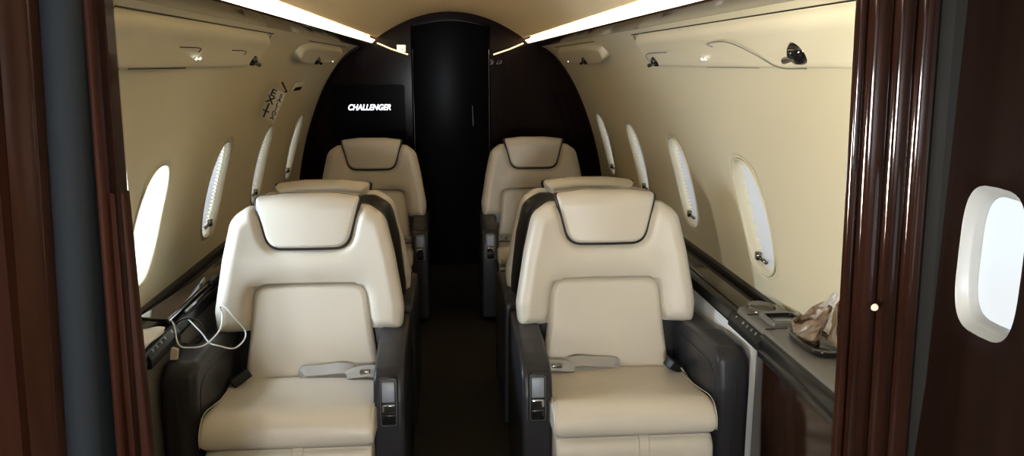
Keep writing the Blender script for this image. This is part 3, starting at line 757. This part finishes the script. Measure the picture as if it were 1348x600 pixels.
for k in range(3):
    rows = [[(-.045 + .10 * i / 8 + .003 * k, -.09 + .17 * j / 8 - .004 * k, .001 + .006 * k + .004 * math.sin(i * .9 + k) * math.sin(j * .7 + k)) for j in range(9)] for i in range(9)]
    mb.grid(rows)
nap = mb.build('napkin_sheets', 'paper', t, auto=False, weld=0); so = nap.modifiers.new('s', 'SOLIDIFY'); so.thickness = .0015; so.offset = 1
def cable(nm, pts, m, r, lab):
    mb = MB(); mb.tube(crom(pts, 10), r, 8); o = mb.build(nm, m); tag(o, lab, 'cable'); return o
cable('charging_cable', [(-.935, 2.50, .668), (-.900, 2.46, .655), (-.869, 2.40, .608), (-.835, 2.40, .596), (-.795, 2.42, .598), (-.772, 2.50, .618), (-.778, 2.56, .650), (-.785, 2.565, .676), (-.765, 2.56, .672),
      (-.735, 2.545, .640), (-.705, 2.54, .602), (-.700, 2.51, .580), (-.718, 2.45, .572), (-.755, 2.42, .592), (-.790, 2.44, .597), (-.830, 2.50, .610), (-.890, 2.56, .640)], 'white_cable', .0024,
      'thin white charging cable looped over the front left seat armrest')
cpts = [(-.925, 2.48, .662)] + [(-.868 + .046 * math.cos(a), 2.50, .615 + .044 * math.sin(a)) for a in [math.radians(175 - 33 * k) for k in range(11)]] + [(-.90, 2.52, .60)]
cable('headphone_cable', cpts, 'black_cable', .0036, 'thin black cable coiled in a loop behind the white cable')
c_ = MB(); c_.prism(round_poly([(-.012, -.018), (.010, -.018), (.014, .014), (-.006, .020)], .004), -.006, .006, 'Y')
o = c_.build('plastic_clip', 'sign', bevel=.0015); o.location = (-.862, 2.335, .602); tag(o, 'small cream plastic clip on front left seat outer armrest edge', 'clip')

# ------------------------------------------------------------------ near partitions
def lean_prism(poly, z0, z1, dx, m, name, yref=1.6, seg=14, parent=None, smooth=True):
    """vertical moulding whose x shifts by dx from z1 (top) to z0 (bottom)"""
    rows = []
    for i in range(seg + 1):
        t = i / seg; z = z1 + (z0 - z1) * t
        rows.append([(p[0] + dx * t, p[1], z) for p in poly])
    mb = MB(); mb.grid(rows, close_v=True); o = mb.build(name, m, parent, smooth=smooth)
    return o
ZT, ZBm = 1.80, 0.
def half_round(x0, x1, y, d, n=10):
    c = (x0 + x1) / 2; r = (x1 - x0) / 2
    return [(c - r * math.cos(PI * i / n), y - d * math.sin(PI * i / n)) for i in range(n + 1)] + [(x1, y + .04), (x0, y + .04)]
top = lambda x, dx: x - dx * (ZT - 1.548)
ribs = [(.605, .625, .008, .030), (.625, .668, .012, .033), (.668, .706, .012, .032), (.706, .745, .012, .030)]
for i, (a, b, d_, dx) in enumerate(ribs):
    pl = half_round(top(a, dx), top(b, dx) - .001, 1.25, d_)
    if i == 0: pl[-1] = (pl[-1][0] + .0265, 1.29); pl[-2] = (pl[-2][0] + .012, 1.29)
    struct(lean_prism(pl, ZBm, ZT, dx * 1.8, 'wood', 'trim_%d' % (8 + i)))
o = lean_prism([(top(.745, .03), 1.238), (top(.752, .03), 1.222), (top(.786, .03), 1.222), (top(.792, .03), 1.24), (top(.792, .03), 1.29), (top(.745, .03), 1.29)], ZBm, ZT, .054, 'black', 'trim_12'); struct(o)
mb = MB(); mb.prism([(.70, 1.268), (.798, 1.268), (.798, 1.295), (.70, 1.295)], 0, 1.95, 'Z'); struct(mb.build('wall_partition_right', 'wood'))
mb = MB(); mb.lathe([(.0005, .004), (.005, .003), (.0065, 0)], n=16, M4=Matrix.Translation((.6715, 1.230, 1.050)) @ Matrix.Rotation(PI / 2, 4, 'X'))
mb.build('screw_cap', 'sign', bpy.data.objects['trim_10'])
# left: red-brown panel, bevel strip, grey seal, jamb
L_ = [('trim_13', [(-1.35, 1.123), (-.633, 1.123), (-.630, 1.147), (-.630, 1.29), (-1.35, 1.29)], .042, 'wood_red'),
      ('trim_14', [(-.630, 1.15), (-.627, 1.140), (-.600, 1.155), (-.595, 1.17), (-.595, 1.29), (-.630, 1.29)], .050, 'wood_brown'),
      ('trim_15', arc(-.5725, 1.197, .025, 180, 360, 10) + [(-.547, 1.29), (-.597, 1.29)], .052, 'seal'),
      ('trim_16', half_round(-.550, -.536, 1.217, .010), .028, 'wood_red'),
      ('trim_17', [(-.550, 1.248), (-.545, 1.229), (-.523, 1.224), (-.516, 1.236), (-.536, 1.292), (-.556, 1.29)], .020, 'wood')]
for nm, poly, dx, m in L_:
    struct(lean_prism([(x + dx * .25 * (x > -1.3), y) for x, y in poly], ZBm, ZT, -dx * 1.8, m, nm))
mb = MB(); mb.prism([(-.556, 1.226), (-.523, 1.226), (-.523, 1.25), (-.556, 1.25)], 0, 1.262, 'Z'); struct(mb.build('trim_18', 'wood_red', bevel=.004))
mb = MB(); mb.prism([(-1.15, 1.268), (-.59, 1.268), (-.59, 1.295), (-1.15, 1.295)], 0, 1.95, 'Z'); struct(mb.build('wall_partition_left', 'wood'))
# forward side walls: wood, with a window on the right and an entry door opening on the left
def fwd_wall(side, X, ya, yb, wins, name, m, zt=1.95):
    mb = MB(); N = 12; cur = ya
    def P(y, z, off=0): return (side * (X + off), y, z)
    for (yc, zc, hy, hh, n_) in wins:
        a, b = yc - hy - .03, yc + hy + .03; z0, z1 = zc - hh - .03, zc + hh + .03
        mb.grid([[P(cur, 0), P(cur, z0), P(cur, z1), P(cur, zt)], [P(a, 0), P(a, z0), P(a, z1), P(a, zt)]])
        for u0, u1 in ((0, z0), (z1, zt)): mb.grid([[P(a + (b - a) * i / N, u0), P(a + (b - a) * i / N, u1)] for i in range(N + 1)])
        per = [(a + (b - a) * i / N, z0) for i in range(N)] + [(b, z0 + (z1 - z0) * i / N) for i in range(N)] + [(b - (b - a) * i / N, z1) for i in range(N)] + [(a, z1 - (z1 - z0) * i / N) for i in range(N)]
        hs = []
        for (y, z) in per:
            an = math.atan2((z - zc) / hh, (y - yc) / hy); c, s = math.cos(an), math.sin(an)
            hs.append((yc + hy * math.copysign(abs(c) ** (2 / n_), c), zc + hh * math.copysign(abs(s) ** (2 / n_), s)))
        mb.grid([[P(p[0] * (1 - t) + h[0] * t, p[1] * (1 - t) + h[1] * t, o_) for p, h in zip(per, hs)] for t, o_ in ((0, 0), (.6, 0), (1, .003))], close_v=True)
        mr = MB(); mr.grid([[P(yc + (h[0] - yc) * k, zc + (h[1] - zc) * k, o_) for h in hs] for k, o_ in ((1, .003), (.97, .006), (.93, .012), (.90, .016), (.87, .020), (.85, .034))], close_v=True)
        w = struct(mr.build('window_%d' % wins_n.pop(0), 'reveal', auto=False))
        mg = MB(); mg.grid([[P(yc + (h[0] - yc) * k, zc + (h[1] - zc) * k, .032) for h in hs] for k in (.87, .4, .01)], close_v=True); mg.build('pane', 'glass', w, auto=False)
        cur = b
    mb.grid([[P(cur, 0), P(cur, 1.), P(cur, zt)], [P(yb, 0), P(yb, 1.), P(yb, zt)]])
    return struct(mb.build(name, m, auto=False, weld=1e-4))
wins_n = [9, 10]
fwd_wall(1, .771, -2.0, 1.28, [(1.109, 1.154, .071, .116, 3.6)], 'wall_right_front', 'wood_side')
w9 = bpy.data.objects['window_9']
mb = MB(); mb.box(.792, .798, 1.108, 1.113, 1.040, 1.052); mb.build('latch', 'black', w9)
# left forward wall: beside the camera, with one large clear door window
fwd_wall(-1, 1.10, -2.0, 1.29, [(-.30, .84, .36, .31, 2.6)], 'wall_left_front', 'wood_red')
gc = empty('cabinet_blocker', (-.86, .38, 0)); tag(gc, 'low unseen cabinet-shaped block added to keep door light off the seat cushions', 'cabinet')  # added out of view to dim the door light on the cushions
mb = MB(); mb.box(-.22, .22, -.34, .34, 0, .80); mb.build('body', 'wood_side', gc, bevel=.006)
mb = MB(); mb.box(-.23, .24, -.35, .35, .80, .83); mb.build('worktop', 'black', gc, bevel=.004)
for yy in (-.17, .17):
    mb = MB(); mb.box(.22, .232, yy - .155, yy + .155, .06, .76); dd = mb.build('door', 'wood_side', gc, bevel=.003)
    mb = MB(); mb.tube([(.234, yy - .05, .70), (.25, yy - .04, .70), (.25, yy + .04, .70), (.234, yy + .05, .70)], .004, 8); mb.build('handle', 'chrome', dd)
mb = MB()   # cockpit end: wood wall with the cockpit opening
for a, b, z0, z1 in ((-1.15, -.45, 0, 1.95), (.45, 1.15, 0, 1.95), (-.45, .45, 1.62, 1.95), (-.45, .45, 0, .85)):
    mb.grid([[(a, -2.0, z0), (a, -2.0, z1)], [(b, -2.0, z0), (b, -2.0, z1)]])
struct(mb.build('wall_front', 'wood_red'))
mb = MB(); mb.grid([[(x, y, 1.80 if abs(x) > .6 else 1.80) for x in (-1.15, -.5)] for y in (-2.0, 1.29)]); mb.grid([[(x, y, 1.80) for x in (.5, 1.15)] for y in (-2.0, 1.29)])
mb.grid([[(S * .5, y, z) for z in (1.622, 1.80)] for S in (1,) for y in (-2., 1.22)]); mb.grid([[(-.5, y, z) for z in (1.622, 1.80)] for y in (-2., 1.22)])
struct(mb.build('ceiling_front', 'ceil', smooth=False))
# header over the cabin opening keeps daylight off the liner top
# downlights of the forward area
for i, (x, y) in enumerate(((.66, .80), (-.66, .85))):
    t = empty('downlight', (x, y, 1.80)); tag(t, 'round recessed ceiling downlight in the forward entry area', 'downlight', 'forward downlights')
    mb = MB(); mb.lathe([(.001, -.004), (.04, -.004), (.045, -.001)], n=24); mb.build('lens', 'lamp', t)
    mb = MB(); mb.lathe([(.045, -.001), (.046, -.008), (.056, -.006), (.058, 0)], n=24); mb.build('rim', 'chrome', t)

# ------------------------------------------------------------------ light
def area(name, loc, rot, sx, sy, power, col=(1, 1, 1)):
    l = bpy.data.lights.new(name, 'AREA'); l.shape = 'RECTANGLE'; l.size = sx; l.size_y = sy; l.energy = power; l.color = col
    o = bpy.data.objects.new(name, l); COL.objects.link(o); o.location = loc; o.rotation_euler = rot; return o
DAY = (.90, .95, 1.0)
area('daylight_window', (-1.42, 2.59, 1.05), (0, -PI / 2 - .15, 0), .55, .50, 48, (.72, .86, 1.0))
area('daylight_left', (-1.60, 4.2, 1.05), (0, -PI / 2, 0), .7, 2.4, 7, DAY)
area('daylight_right', (1.60, 3.85, 1.05), (0, PI / 2, 0), .7, 3.2, 10, DAY)
area('daylight_door_window', (-1.42, -.30, .84), (0, -PI / 2, 0), .75, .85, 640, (1., .95, .82))
area('entry_fill', (0, -.25, 1.735), (math.radians(55), 0, 0), .42, .20, 5, (1., .93, .80))  # fill light added out of view to brighten the seats
t = empty('fill_lamp', (0, -.31, 1.775)); tag(t, 'rectangular tilted fill lamp added over the unseen forward entry area', 'ceiling lamp')  # unseen fixture added to carry the fill light
mb = MB(); mb.prism([(-.10, .02), (-.10, -.02), (.04, -.08), (.07, -.03), (.07, .02)], -.24, .24, 'X'); mb.build('housing', 'psu', t, bevel=.008)
area('daylight_cockpit', (-.25, -2.3, 1.08), (PI / 2, 0, 0), .4, .42, 90, (.90, .95, 1.0))
w = bpy.data.worlds.new('sky'); SC.world = w; w.use_nodes = True; nt = w.node_tree
bg = nt.nodes['Background']; tc = nt.nodes.new('ShaderNodeTexCoord'); sp = nt.nodes.new('ShaderNodeSeparateXYZ'); rp = nt.nodes.new('ShaderNodeValToRGB')
mp = nt.nodes.new('ShaderNodeMapRange'); mp.inputs[1].default_value = -.6; mp.inputs[2].default_value = .6
nt.links.new(tc.outputs['Generated'], sp.inputs[0]); nt.links.new(sp.outputs['Z'], mp.inputs[0]); nt.links.new(mp.outputs[0], rp.inputs[0]); nt.links.new(rp.outputs[0], bg.inputs[0])
e = rp.color_ramp.elements; e[0].position = .0; e[0].color = (.70, .71, .72, 1); e[1].position = .9; e[1].color = (.80, .90, 1.0, 1)
x = e.new(.30); x.color = (.80, .83, .84, 1); x = e.new(.34); x.color = (.82, .88, .92, 1)
bg.inputs[1].default_value = 1.2

# ------------------------------------------------------------------ camera
cam = bpy.data.cameras.new('camera'); co = bpy.data.objects.new('camera', cam); COL.objects.link(co); SC.camera = co
cam.sensor_width = 36; cam.lens = 36 * 1050 / 1348; cam.clip_start = .02
th = math.atan(216 / 1050); ps = math.atan(88 / 1050 * math.cos(th))
co.location = (-.04, 0, 1.45); co.rotation_euler = (PI / 2 - th, 0, -ps)
vs = SC.view_settings; SC.display_settings.display_device = 'sRGB'; vs.view_transform = 'Standard'; vs.look = 'None'; vs.exposure = 0; vs.gamma = 1; vs.use_curve_mapping = False
SC.cycles.max_bounces = 10; SC.cycles.diffuse_bounces = 5; SC.cycles.transparent_max_bounces = 12; SC.cycles.sample_clamp_indirect = 6
SC.cycles.use_denoising = True
